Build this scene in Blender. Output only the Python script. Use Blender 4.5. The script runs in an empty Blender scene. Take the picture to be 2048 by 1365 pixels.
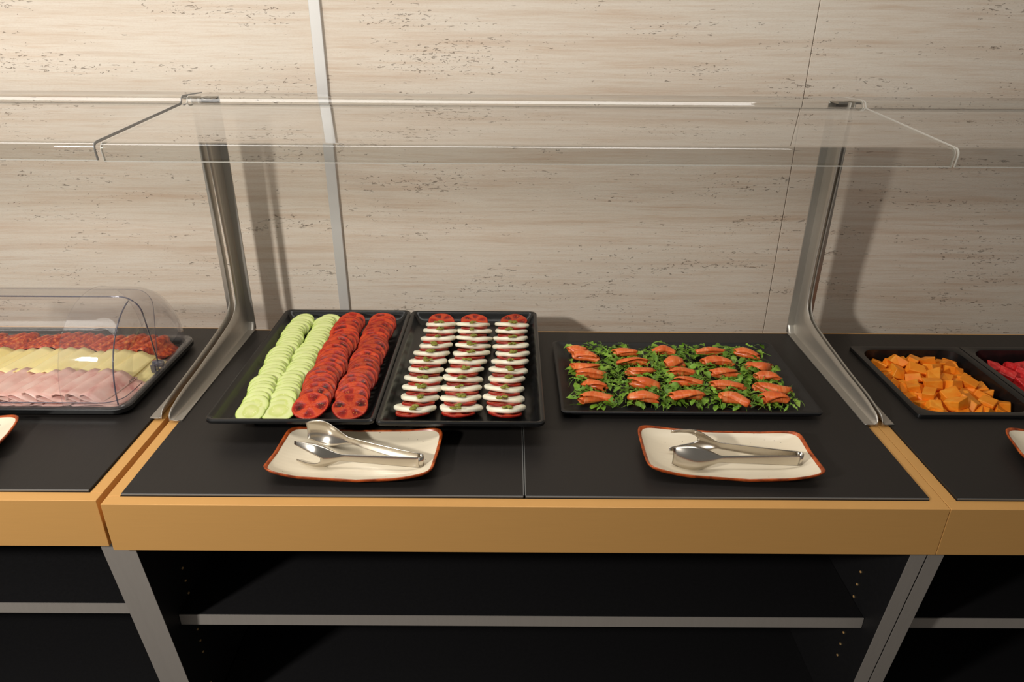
import bpy, bmesh, math, random
from mathutils import Vector, Matrix, Euler, noise
PI = math.pi
C = bpy.context.scene.collection
scene = bpy.context.scene
rnd = random.Random(7)

# ------------------------------------------------------------------ camera
# world: x right along the counter, y towards the wall, z up, counter top at z = 0, floor at z = -0.9
cam = bpy.data.cameras.new('camera')
cam.sensor_width = 36; cam.sensor_fit = 'HORIZONTAL'; cam.lens = 1417.17 / 2048 * 36
cam.clip_start = 0.02; cam.clip_end = 60
camo = bpy.data.objects.new('camera', cam); C.objects.link(camo)
_r = Vector((0.999978, 0.000529, 0.00668)); _d = Vector((0.006273, -0.424282, -0.905508)); _f = Vector((0.002355, 0.90553, -0.424276))
M_ = Matrix((_r, -_d, -_f)).transposed().to_4x4(); M_.translation = Vector((-0.0275, -0.9408, 0.7428))
camo.matrix_world = M_
scene.camera = camo

# ------------------------------------------------------------------ light
w = bpy.data.worlds.new('world'); scene.world = w; w.use_nodes = True
w.node_tree.nodes['Background'].inputs[0].default_value = (1.0, 0.95, 0.88, 1)
w.node_tree.nodes['Background'].inputs[1].default_value = 0.16

def area(name, loc, target, sx, sy, power, col):
    l = bpy.data.lights.new(name, 'AREA'); l.shape = 'RECTANGLE'; l.size = sx; l.size_y = sy
    l.energy = power; l.color = col
    o = bpy.data.objects.new(name, l); C.objects.link(o); o.location = loc
    o.rotation_euler = (Vector(target) - Vector(loc)).to_track_quat('-Z', 'Y').to_euler()
    return o
area('side_light', (-1.75, -1.35, 1.20), (-0.1, 0.6, 0.10), 0.15, 0.15, 42, (1.0, 0.965, 0.91))
area('ceiling_light', (-0.62, 0.14, 1.58), (-0.62, 0.40, 0.0), 2.9, 0.42, 16, (1.0, 0.96, 0.91))
scene.view_settings.view_transform = 'Standard'
scene.view_settings.look = 'None'
scene.view_settings.gamma = 1
scene.view_settings.use_curve_mapping = False
scene.view_settings.exposure = 0.08
scene.cycles.transparent_max_bounces = 24
scene.cycles.max_bounces = 10

# ------------------------------------------------------------------ materials
def srgb(r, g, b):
    return tuple(((c / 255) / 12.92 if c / 255 <= 0.04045 else ((c / 255 + 0.055) / 1.055) ** 2.4) for c in (r, g, b)) + (1,)

class NT:
    def __init__(s, name):
        s.m = bpy.data.materials.new(name); s.m.use_nodes = True
        s.t = s.m.node_tree; s.bsdf = s.t.nodes['Principled BSDF']; s.out = s.t.nodes['Material Output']
    def n(s, typ, inputs=None, **props):
        nd = s.t.nodes.new(typ)
        for k, v in props.items(): setattr(nd, k, v)
        for k, v in (inputs or {}).items(): s.set(nd.inputs[k], v)
        return nd
    def set(s, sock, v):
        if isinstance(v, bpy.types.NodeSocket): s.t.links.new(v, sock)
        elif isinstance(v, bpy.types.Node): s.t.links.new(v.outputs[0], sock)
        else: sock.default_value = v
    def P(s, **k):
        for a, v in k.items(): s.set(s.bsdf.inputs[a.replace('_', ' ')], v)
    def math(s, op, a, b=0.0, c=0.0, clamp=False):
        nd = s.n('ShaderNodeMath', operation=op, use_clamp=clamp)
        for i, v in enumerate((a, b, c)): s.set(nd.inputs[i], v)
        return nd.outputs[0]
    def ramp(s, fac, stops, interp='LINEAR'):
        nd = s.n('ShaderNodeValToRGB'); nd.color_ramp.interpolation = interp
        e = nd.color_ramp.elements
        while len(e) < len(stops): e.new(0.5)
        for el, (p, c) in zip(e, stops):
            el.position = p; el.color = c if len(c) == 4 else tuple(c) + (1,)
        s.set(nd.inputs[0], fac); return nd.outputs[0]
    def obj(s, scale=(1, 1, 1), loc=(0, 0, 0), out='Object', add=None):
        tc = s.n('ShaderNodeTexCoord'); src = tc.outputs[out]
        if add is not None:
            src = s.n('ShaderNodeVectorMath', {0: src, 1: add}, operation='ADD').outputs[0]
        return s.n('ShaderNodeMapping', {'Vector': src, 'Scale': scale, 'Location': loc}).outputs[0]
    def noise(s, vec, scale, detail=3, rough=0.5, dist=0.0, out=0):
        return s.n('ShaderNodeTexNoise', {'Vector': vec, 'Scale': scale, 'Detail': detail, 'Roughness': rough, 'Distortion': dist}).outputs[out]
    def mix(s, fac, a, b, blend='MIX'):
        nd = s.n('ShaderNodeMix', data_type='RGBA', blend_type=blend)
        s.set(nd.inputs[0], fac); s.set(nd.inputs[6], a); s.set(nd.inputs[7], b); return nd.outputs[2]
    def rand(s): return s.n('ShaderNodeObjectInfo').outputs['Random']
    def bump(s, h, strength=0.3, dist=0.001, normal=None):
        nd = s.n('ShaderNodeBump', {'Height': h, 'Strength': strength, 'Distance': dist})
        if normal is not None: s.set(nd.inputs['Normal'], normal)
        return nd.outputs[0]
WHITE = (1, 1, 1, 1); BLACK = (0, 0, 0, 1)

def mat_stone():
    s = NT('travertine')
    pos = s.n('ShaderNodeNewGeometry').outputs['Position']
    mp = lambda sc: s.n('ShaderNodeMapping', {'Vector': pos, 'Scale': sc}).outputs[0]
    wob = s.noise(mp((0.9, 1, 1.6)), 2.0, 2)
    zwob = s.n('ShaderNodeCombineXYZ', {2: s.math('MULTIPLY', wob, 0.022)}).outputs[0]
    p2 = s.n('ShaderNodeVectorMath', {0: pos, 1: zwob}, operation='ADD').outputs[0]
    mp2 = lambda sc: s.n('ShaderNodeMapping', {'Vector': p2, 'Scale': sc}).outputs[0]
    bands = s.noise(mp2((0.9, 1, 26)), 1.5, 8, 0.68)
    fine = s.noise(mp2((5, 1, 110)), 1.3, 5, 0.68)
    grain = s.noise(mp2((120, 1, 300)), 1.5, 3, 0.6)
    blot = s.noise(mp2((1.6, 1, 6)), 1.6, 4)
    col = s.ramp(bands, [(0.32, srgb(198, 177, 157)), (0.46, srgb(210, 196, 179)), (0.56, srgb(216, 205, 190)), (0.70, srgb(200, 181, 162))])
    col = s.mix(s.math('MULTIPLY', s.ramp(fine, [(0.50, BLACK), (0.72, WHITE)]), 0.42), col, srgb(192, 162, 134))
    col = s.mix(s.math('MULTIPLY', s.ramp(blot, [(0.45, BLACK), (0.7, WHITE)]), 0.35), col, srgb(216, 209, 196))
    col = s.mix(s.math('MULTIPLY', s.ramp(grain, [(0.5, BLACK), (0.75, WHITE)]), 0.18), col, srgb(186, 160, 134))
    # pits: short horizontal worm holes gathered in patches
    cl = s.ramp(s.noise(mp2((1.1, 1, 7)), 2.6, 4, 0.65), [(0.42, BLACK), (0.64, WHITE)])
    worm = s.noise(mp2((60, 1, 210)), 1.0, 3, 0.62, 0.9)
    thr = s.math('SUBTRACT', 0.745, s.math('MULTIPLY', cl, 0.150))
    pit = s.math('MULTIPLY', s.math('SUBTRACT', worm, thr), 20, clamp=True)
    lines = s.noise(mp2((16, 1, 260)), 1.0, 3, 0.6, 0.4)
    pl = s.math('MULTIPLY', s.math('SUBTRACT', lines, s.math('SUBTRACT', 0.76, s.math('MULTIPLY', cl, 0.075))), 18, clamp=True)
    pit = s.math('MAXIMUM', pit, s.math('MULTIPLY', pl, 0.8))
    col = s.mix(s.math('MULTIPLY', pit, 0.30), col, srgb(140, 112, 84))
    h = s.math('SUBTRACT', s.math('ADD', s.math('MULTIPLY', fine, 0.12), s.math('MULTIPLY', grain, 0.12)), pit)
    s.P(Base_Color=col, Roughness=0.72, Normal=s.bump(h, 1.0, 0.0030)); s.bsdf.inputs['Specular IOR Level'].default_value = 0.25
    return s.m

def mat_simple(name, col, rough=0.5, metal=0.0, spec=0.5, nscale=0, namp=0.0, bump=0.0, coat=0.0, sub=0.0):
    s = NT(name); c = col
    if nscale:
        f = s.noise(s.obj(), nscale, 4)
        c = s.mix(s.math('MULTIPLY', f, 1.0), tuple(x * (1 - namp) for x in col[:3]) + (1,), tuple(min(1, x * (1 + namp)) for x in col[:3]) + (1,))
        if bump: s.P(Normal=s.bump(f, bump, 0.0006))
    s.P(Base_Color=c, Roughness=rough, Metallic=metal)
    s.bsdf.inputs['Specular IOR Level'].default_value = spec
    s.bsdf.inputs['Coat Weight'].default_value = coat
    s.bsdf.inputs['Coat Roughness'].default_value = 0.12
    if sub:
        s.bsdf.inputs['Subsurface Weight'].default_value = sub
        s.bsdf.inputs['Subsurface Radius'].default_value = (0.01, 0.005, 0.003)
        s.bsdf.inputs['Subsurface Scale'].default_value = 0.4
    return s.m

def mat_brushed(name, col, rough=0.32, axis=(1, 1, 1), metal=1.0, amp=0.12):
    s = NT(name)
    f = s.noise(s.obj(axis), 1.0, 3, 0.7)
    s.P(Base_Color=s.mix(f, tuple(x * (1 - amp) for x in col[:3]) + (1,), tuple(x * (1 + amp) for x in col[:3]) + (1,)),
        Metallic=metal, Roughness=s.math('ADD', s.math('MULTIPLY', f, 0.14), rough - 0.07),
        Normal=s.bump(f, 0.06, 0.0004))
    return s.m

def mat_clear(name, tint=(0.96, 0.965, 0.96, 1), gain=1.35, edge=0.0, rough=0.01, ecol=(0.8, 0.78, 0.72, 1)):
    # thin clear acrylic: straight-through transmission, mirror reflection by Fresnel
    s = NT(name); s.t.nodes.remove(s.bsdf)
    fr = s.n('ShaderNodeFresnel', {'IOR': 1.49}).outputs[0]
    back = s.n('ShaderNodeNewGeometry').outputs['Backfacing']
    fac = s.math('MULTIPLY', s.math('MULTIPLY', fr, gain), s.math('SUBTRACT', 1.0, back), clamp=True)
    tr = s.n('ShaderNodeBsdfTransparent', {'Color': tint}); gl = s.n('ShaderNodeBsdfGlossy', {'Roughness': rough})
    mx = s.n('ShaderNodeMixShader', {0: fac, 1: tr.outputs[0], 2: gl.outputs[0]})
    last = mx.outputs[0]
    if edge:
        df = s.n('ShaderNodeBsdfPrincipled', {'Base Color': ecol, 'Roughness': 0.35})
        last = s.n('ShaderNodeMixShader', {0: edge, 1: last, 2: df.outputs[0]}).outputs[0]
    s.set(s.out.inputs['Surface'], last)
    return s.m

def mat_cucumber():
    s = NT('cucumber_flesh')
    r = s.rand(); p = s.obj(); sep = s.n('ShaderNodeSeparateXYZ', {0: p})
    rad = s.math('DIVIDE', s.math('SQRT', s.math('ADD', s.math('POWER', sep.outputs[0], 2), s.math('POWER', sep.outputs[1], 2))), 0.027)
    off = s.n('ShaderNodeCombineXYZ', {0: s.math('MULTIPLY', r, 9)}).outputs[0]
    nz = s.noise(s.obj(add=off), 210, 3)
    rr = s.math('ADD', rad, s.math('MULTIPLY', s.math('SUBTRACT', nz, 0.5), 0.18))
    col = s.ramp(rr, [(0.0, srgb(222, 224, 160)), (0.36, srgb(208, 216, 136)), (0.52, srgb(200, 210, 122)), (0.64, srgb(216, 222, 156)), (0.86, srgb(214, 224, 150)), (0.97, srgb(206, 220, 134)), (1.0, srgb(182, 204, 100))])
    seeds = s.n('ShaderNodeTexVoronoi', {'Vector': s.obj((1, 1, 0.01), add=off), 'Scale': 190}).outputs[0]
    sm = s.math('MULTIPLY', s.math('LESS_THAN', seeds, 0.22), s.math('MULTIPLY', s.math('GREATER_THAN', rad, 0.15), s.math('LESS_THAN', rad, 0.55)))
    col = s.mix(s.math('MULTIPLY', sm, 0.55), col, srgb(240, 240, 196))
    s.P(Base_Color=col, Roughness=0.33, Normal=s.bump(nz, 0.25, 0.0008))
    s.bsdf.inputs['Subsurface Weight'].default_value = 0.15; s.bsdf.inputs['Subsurface Radius'].default_value = (0.006, 0.006, 0.003); s.bsdf.inputs['Subsurface Scale'].default_value = 0.5
    return s.m

def mat_tomato():
    # colour follows vertex attribute "flesh": 0 skin edge, .5 wall flesh, 1 seed pocket
    s = NT('tomato_flesh'); r = s.rand()
    at = s.n('ShaderNodeAttribute', attribute_name='flesh').outputs['Fac']
    off = s.n('ShaderNodeCombineXYZ', {0: s.math('MULTIPLY', r, 7)}).outputs[0]
    nz = s.noise(s.obj(add=off), 120, 4, 0.6)
    a2 = s.math('ADD', at, s.math('MULTIPLY', s.math('SUBTRACT', nz, 0.5), 0.22))
    col = s.ramp(a2, [(0.0, srgb(140, 18, 8)), (0.18, srgb(186, 40, 14)), (0.42, srgb(210, 78, 32)), (0.56, srgb(186, 36, 12)), (0.78, srgb(128, 14, 8)), (0.97, srgb(48, 10, 6))])
    dark = s.ramp(s.math('FRACT', s.math('MULTIPLY', r, 13.7)), [(0.0, (0.62, 0.60, 0.55, 1)), (0.5, (0.82, 0.74, 0.68, 1)), (1.0, (0.93, 0.82, 0.78, 1))])
    col = s.mix(1.0, col, dark, 'MULTIPLY')
    v = s.n('ShaderNodeTexVoronoi', {'Vector': s.obj((1, 1, 0.01), add=off), 'Scale': 230}).outputs[0]
    sm = s.math('MULTIPLY', s.math('LESS_THAN', v, 0.20), s.math('GREATER_THAN', at, 0.66))
    col = s.mix(s.math('MULTIPLY', sm, 0.75), col, srgb(226, 150, 60))
    s.P(Base_Color=col, Roughness=s.math('SUBTRACT', 0.36, s.math('MULTIPLY', at, 0.24)), Normal=s.bump(nz, 0.8, 0.0018))
    s.bsdf.inputs['Specular IOR Level'].default_value = 0.42
    s.bsdf.inputs['Subsurface Weight'].default_value = 0.0; s.bsdf.inputs['Subsurface Radius'].default_value = (0.008, 0.002, 0.001); s.bsdf.inputs['Subsurface Scale'].default_value = 0.5
    return s.m

def mat_noisy(name, stops, scale, stretch=(1, 1, 1), rough=0.4, bump=0.3, detail=4, sub=0.0, dist=0.0, spec=0.5, vary=0.0):
    s = NT(name); r = s.rand()
    off = s.n('ShaderNodeCombineXYZ', {0: s.math('MULTIPLY', r, 5), 1: s.math('MULTIPLY', r, 3)}).outputs[0]
    nz = s.noise(s.obj(stretch, add=off), scale, detail, 0.55, dist)
    col = s.ramp(nz, stops)
    if vary:
        col = s.mix(1.0, col, s.ramp(r, [(0.0, (1 - vary, 1 - vary, 1 - vary, 1)), (1.0, WHITE)]), 'MULTIPLY')
    s.P(Base_Color=col, Roughness=rough, Normal=s.bump(nz, bump, 0.0012))
    s.bsdf.inputs['Specular IOR Level'].default_value = spec
    if sub:
        s.bsdf.inputs['Subsurface Weight'].default_value = sub; s.bsdf.inputs['Subsurface Radius'].default_value = (0.008, 0.004, 0.002); s.bsdf.inputs['Subsurface Scale'].default_value = 0.5
    return s.m

def mat_salmon():
    s = NT('smoked_salmon'); r = s.rand()
    off = s.n('ShaderNodeCombineXYZ', {0: s.math('MULTIPLY', r, 4)}).outputs[0]
    wv = s.noise(s.obj((1.0, 0.28, 0.28), add=off), 120, 3, 0.6, 1.2)
    nz = s.noise(s.obj(add=off), 45, 3)
    col = s.ramp(wv, [(0.30, srgb(218, 92, 34)), (0.50, srgb(234, 116, 52)), (0.62, srgb(238, 136, 76)), (0.72, srgb(246, 172, 122))])
    col = s.mix(s.math('MULTIPLY', s.ramp(nz, [(0.4, BLACK), (0.7, WHITE)]), 0.55), col, srgb(210, 80, 32))
    s.P(Base_Color=col, Roughness=0.30, Normal=s.bump(wv, 0.15, 0.0008))
    s.bsdf.inputs['Subsurface Weight'].default_value = 0.1; s.bsdf.inputs['Subsurface Radius'].default_value = (0.008, 0.003, 0.001); s.bsdf.inputs['Subsurface Scale'].default_value = 0.5
    return s.m

def mat_plate():
    s = NT('plate_glaze')
    p = s.obj((1, 1, 1)); wv = s.n('ShaderNodeTexWave', {'Vector': p, 'Scale': 34, 'Distortion': 0.8, 'Detail': 1.0}, bands_direction='Y').outputs['Fac']
    sp = s.n('ShaderNodeTexVoronoi', {'Vector': p, 'Scale': 45}).outputs[0]
    nz = s.noise(p, 12, 3)
    col = s.mix(nz, srgb(226, 212, 184), srgb(238, 226, 202))
    col = s.mix(s.math('MULTIPLY', s.math('LESS_THAN', sp, 0.045), 0.7), col, srgb(96, 74, 50))
    s.P(Base_Color=col, Roughness=0.28, Normal=s.bump(wv, 0.10, 0.0006))
    return s.m

MT = {}
MT['stone'] = mat_stone()
MT['alu'] = mat_simple('satin_aluminium', srgb(206, 203, 198), 0.4, 0.25)
MT['gold'] = mat_brushed('gold_laminate', srgb(216, 163, 94), 0.42, (12, 12, 500), 0.15, 0.05)
MT['worktop'] = mat_brushed('black_worktop', srgb(34, 31, 29), 0.46, (420, 18, 18), 0.0, 0.12)
MT['worktop'].node_tree.nodes['Principled BSDF'].inputs['Specular IOR Level'].default_value = 0.35
MT['worktop_edge'] = mat_simple('worktop_edge', srgb(104, 104, 102), 0.4)
MT['black_board'] = mat_simple('black_board', srgb(26, 25, 26), 0.5, 0, 0.4, 160, 0.3)
MT['grey_edge'] = mat_brushed('grey_edge_band', srgb(150, 143, 136), 0.5, (200, 200, 8), 0.1, 0.06)
MT['steel'] = mat_brushed('brushed_steel', srgb(182, 177, 168), 0.40, (300, 9, 9), 0.78, 0.10)
MT['tong_steel'] = mat_simple('polished_steel', srgb(204, 197, 186), 0.22, 1.0, 0.5, 60, 0.04)
MT['acrylic'] = mat_clear('clear_acrylic', (0.95, 0.95, 0.94, 1), 2.6, 0.0)
MT['acrylic_edge'] = mat_clear('acrylic_cut_edge', (0.75, 0.74, 0.70, 1), 2.0, 0.55)
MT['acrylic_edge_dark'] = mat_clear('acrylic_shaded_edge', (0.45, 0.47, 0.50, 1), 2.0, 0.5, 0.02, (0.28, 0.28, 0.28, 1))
MT['cover'] = mat_clear('cover_plastic', (0.945, 0.94, 0.945, 1), 1.1, 0.035, 0.03, (0.7, 0.66, 0.64, 1))
MT['cover_edge'] = mat_clear('cover_cut_edge', (0.42, 0.42, 0.50, 1), 2.0, 0.3, 0.03, (0.2, 0.2, 0.26, 1))
MT['tray'] = mat_simple('black_melamine', srgb(22, 22, 22), 0.26, 0, 0.5, 90, 0.25, 0.05)
MT['tray_matt'] = mat_simple('black_melamine_textured', srgb(24, 24, 25), 0.42, 0, 0.5, 400, 0.25, 0.15)
MT['ink'] = mat_simple('black_print', srgb(16, 14, 14), 0.5)
MT['cuke'] = mat_cucumber()
MT['tomato'] = mat_tomato()
MT['mozz'] = mat_noisy('mozzarella', [(0.3, srgb(238, 231, 202)), (0.6, srgb(248, 244, 222))], 60, rough=0.35, bump=0.15, sub=0.15)
MT['pesto'] = mat_noisy('pesto', [(0.25, srgb(84, 92, 18)), (0.5, srgb(130, 130, 34)), (0.75, srgb(172, 166, 66))], 500, rough=0.3, bump=0.8)
MT['salmon'] = mat_salmon()
MT['leaf'] = mat_noisy('rocket_leaf', [(0.3, srgb(78, 122, 26)), (0.55, srgb(128, 172, 50)), (0.75, srgb(172, 202, 86))], 45, rough=0.42, bump=0.2, vary=0.35)
MT['melon'] = mat_noisy('cantaloupe', [(0.3, srgb(246, 132, 22)), (0.55, srgb(252, 152, 38)), (0.8, srgb(255, 178, 66))], 40, rough=0.45, bump=0.25, sub=0.0, vary=0.12, spec=0.3)
MT['watermelon'] = mat_noisy('watermelon', [(0.3, srgb(188, 22, 26)), (0.55, srgb(222, 46, 48)), (0.72, srgb(236, 92, 84))], 70, (1, 1, 3), rough=0.25, bump=0.6, sub=0.1)
MT['seed'] = mat_simple('melon_seed', srgb(36, 22, 16), 0.4)
MT['ham'] = mat_noisy('ham', [(0.28, srgb(206, 134, 126)), (0.42, srgb(230, 178, 164)), (0.62, srgb(238, 196, 182)), (0.8, srgb(240, 208, 194))], 28, rough=0.4, bump=0.12, sub=0.1, detail=3)
MT['ham_fold'] = MT['ham']
MT['cheese'] = mat_noisy('cheese', [(0.3, srgb(246, 222, 140)), (0.6, srgb(252, 232, 164))], 9, rough=0.42, bump=0.04, sub=0.15)
MT['chorizo'] = mat_noisy('chorizo', [(0.30, srgb(120, 22, 8)), (0.44, srgb(176, 46, 14)), (0.56, srgb(210, 78, 24)), (0.68, srgb(236, 140, 66))], 130, rough=0.32, bump=0.35, detail=3, vary=0.2)
MT['plate'] = mat_plate()
MT['plate_rim'] = mat_noisy('terracotta_rim', [(0.35, srgb(120, 48, 14)), (0.6, srgb(186, 84, 34)), (0.8, srgb(214, 120, 60))], 60, rough=0.3, bump=0.1)
MT['brass'] = mat_simple('brass_hole', srgb(220, 190, 140), 0.4, 0.6)
MT['floor'] = mat_simple('floor_tile', srgb(98, 92, 86), 0.5, 0, 0.5, 4, 0.15)

# ------------------------------------------------------------------ builders
def link(me, name, mat, parent=None, smooth=False, loc=(0, 0, 0), rot=(0, 0, 0)):
    if mat is not None: me.materials.append(MT[mat] if isinstance(mat, str) else mat)
    if smooth:
        me.polygons.foreach_set('use_smooth', [True] * len(me.polygons))
    o = bpy.data.objects.new(name, me); C.objects.link(o)
    o.location = loc; o.rotation_euler = rot
    if parent: o.parent = parent
    return o
def mesh(name, v, f, mat, parent=None, smooth=False, loc=(0, 0, 0), rot=(0, 0, 0), closed=False):
    me = bpy.data.meshes.new(name); me.from_pydata([tuple(p) for p in v], [], f); me.update()
    if closed:
        bm = bmesh.new(); bm.from_mesh(me); bmesh.ops.recalc_face_normals(bm, faces=bm.faces[:]); bm.to_mesh(me); bm.free()
    return link(me, name, mat, parent, smooth, loc, rot)
def tag(o, label=None, cat=None, group=None, kind=None):
    if label: o['label'] = label
    if cat: o['category'] = cat
    if group: o['group'] = group
    if kind: o['kind'] = kind
    return o
def empty(name, loc, label, cat, group=None, rot=(0, 0, 0)):
    o = bpy.data.objects.new(name, None); C.objects.link(o); o.location = loc; o.rotation_euler = rot
    o.empty_display_size = 0.05
    return tag(o, label, cat, group)
def copy_tree(o, parent=None):
    c = o.copy(); C.objects.link(c); c.parent = parent
    for ch in list(o.children): copy_tree(ch, c)
    return c
def autosmooth(o, ang=35):
    me = o.data; me.polygons.foreach_set('use_smooth', [True] * len(me.polygons))
    bm = bmesh.new(); bm.from_mesh(me)
    for e in bm.edges:
        if len(e.link_faces) == 2 and e.calc_face_angle(0) > math.radians(ang): e.smooth = False
    bm.to_mesh(me); bm.free()
def bev(o, w, seg=2):
    m = o.modifiers.new('bevel', 'BEVEL'); m.width = w; m.segments = seg; m.limit_method = 'ANGLE'; return o
def solid(o, t, off=0.0):
    m = o.modifiers.new('solid', 'SOLIDIFY'); m.thickness = t; m.offset = off; return o
def subd(o, n=1):
    m = o.modifiers.new('sub', 'SUBSURF'); m.levels = n; m.render_levels = n; return o
def box(name, x0, x1, y0, y1, z0, z1, mat, parent=None, bw=0.0, skew=None):
    v = [(x, y, z) for z in (z0, z1) for y in (y0, y1) for x in (x0, x1)]
    if skew: v = [skew(*p) for p in v]
    f = [(0, 2, 3, 1), (4, 5, 7, 6), (0, 1, 5, 4), (2, 6, 7, 3), (0, 4, 6, 2), (1, 3, 7, 5)]
    o = mesh(name, v, f, mat, parent)
    if bw: bev(o, bw)
    return o
def grid_faces(nu, nv, closed_u=False, skip=None, flip=False):
    f = []
    for i in range(nu if closed_u else nu - 1):
        for j in range(nv - 1):
            if skip and skip(i, j): continue
            a = i * nv + j; b = ((i + 1) % nu) * nv + j
            q = (a, b, b + 1, a + 1); f.append(q[::-1] if flip else q)
    return f
def rrect(w, d, r, n=5):
    p = []
    for cx, cy, a0 in ((w / 2 - r, d / 2 - r, 0), (-w / 2 + r, d / 2 - r, 90), (-w / 2 + r, -d / 2 + r, 180), (w / 2 - r, -d / 2 + r, 270)):
        for k in range(n + 1):
            a = math.radians(a0 + 90 * k / n); p.append((cx + r * math.cos(a), cy + r * math.sin(a)))
    return p
def ring_loft(name, w, d, rings, mat, parent=None, loc=(0, 0, 0), n=5, rotz=0):
    """rings: (inset, z, corner radius); both ends are capped"""
    v = []; f = []; m = 4 * (n + 1)
    for ins, z, r in rings:
        v += [(x, y, z) for x, y in rrect(w - 2 * ins, d - 2 * ins, r, n)]
    for k in range(len(rings) - 1):
        for i in range(m):
            a = k * m + i; b = k * m + (i + 1) % m; f.append((a, b, b + m, a + m))
    f.append(tuple(range(m))[::-1]); f.append(tuple((len(rings) - 1) * m + i for i in range(m)))
    o = mesh(name, v, f, mat, parent, True, loc, (0, 0, rotz)); autosmooth(o, 40); return o
def sweep(name, pts, rad, mat, parent=None, n=8, smooth=True):
    v = []; f = []; P = [Vector(p) for p in pts]
    for i, p in enumerate(P):
        t = (P[min(i + 1, len(P) - 1)] - P[max(i - 1, 0)]).normalized()
        a = t.orthogonal().normalized(); b = t.cross(a)
        for k in range(n):
            q = 2 * PI * k / n; v.append(p + (a * math.cos(q) + b * math.sin(q)) * rad)
    for i in range(len(P) - 1):
        for k in range(n):
            a0 = i * n + k; b0 = i * n + (k + 1) % n; f.append((a0, b0, b0 + n, a0 + n))
    f.append(tuple(range(n))[::-1]); f.append(tuple((len(P) - 1) * n + k for k in range(n)))
    return mesh(name, v, f, mat, parent, smooth)
ORD = ['front', 'second', 'third', 'fourth', 'fifth', 'sixth', 'seventh', 'eighth', 'ninth', 'tenth', 'eleventh', 'twelfth', 'thirteenth', 'fourteenth', 'fifteenth', 'sixteenth', 'seventeenth', 'eighteenth', 'nineteenth', 'twentieth', 'twenty-first', 'twenty-second', 'twenty-third', 'twenty-fourth', 'twenty-fifth', 'twenty-sixth', 'twenty-seventh', 'twenty-eighth', 'twenty-ninth', 'thirtieth', 'thirty-first', 'thirty-second', 'thirty-third']

# ------------------------------------------------------------------ setting: wall, strip, floor
WY = 0.815
wall = box('wall_back', -3.2, 3.2, WY + 0.012, WY + 0.10, -0.90, 1.75, MT['stone']); tag(wall, kind='structure')
wall['label'] = 'beige travertine wall behind the counters'
def wall_panel(x0, x1):
    o = box('wall_panel', x0 + 0.0009, x1 - 0.0009, WY, WY + 0.0118, -0.90, 1.75, 'stone', wall, 0.0008); return o
for x0, x1 in ((-3.2, -1.63), (-1.63, -0.468), (-0.468, 0.6598), (0.6598, 1.80), (1.80, 3.2)): wall_panel(x0, x1)
strip = box('trim_1', -0.4832, -0.4575, WY - 0.0075, WY + 0.002, -0.90, 1.75, 'alu', None, 0.0012)
tag(strip, kind='structure'); strip['label'] = 'pale grey vertical metal strip on the stone wall'
fl = box('floor', -3.2, 3.2, -2.6, WY + 0.1, -0.95, -0.9, 'floor'); tag(fl, kind='structure')

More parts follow.
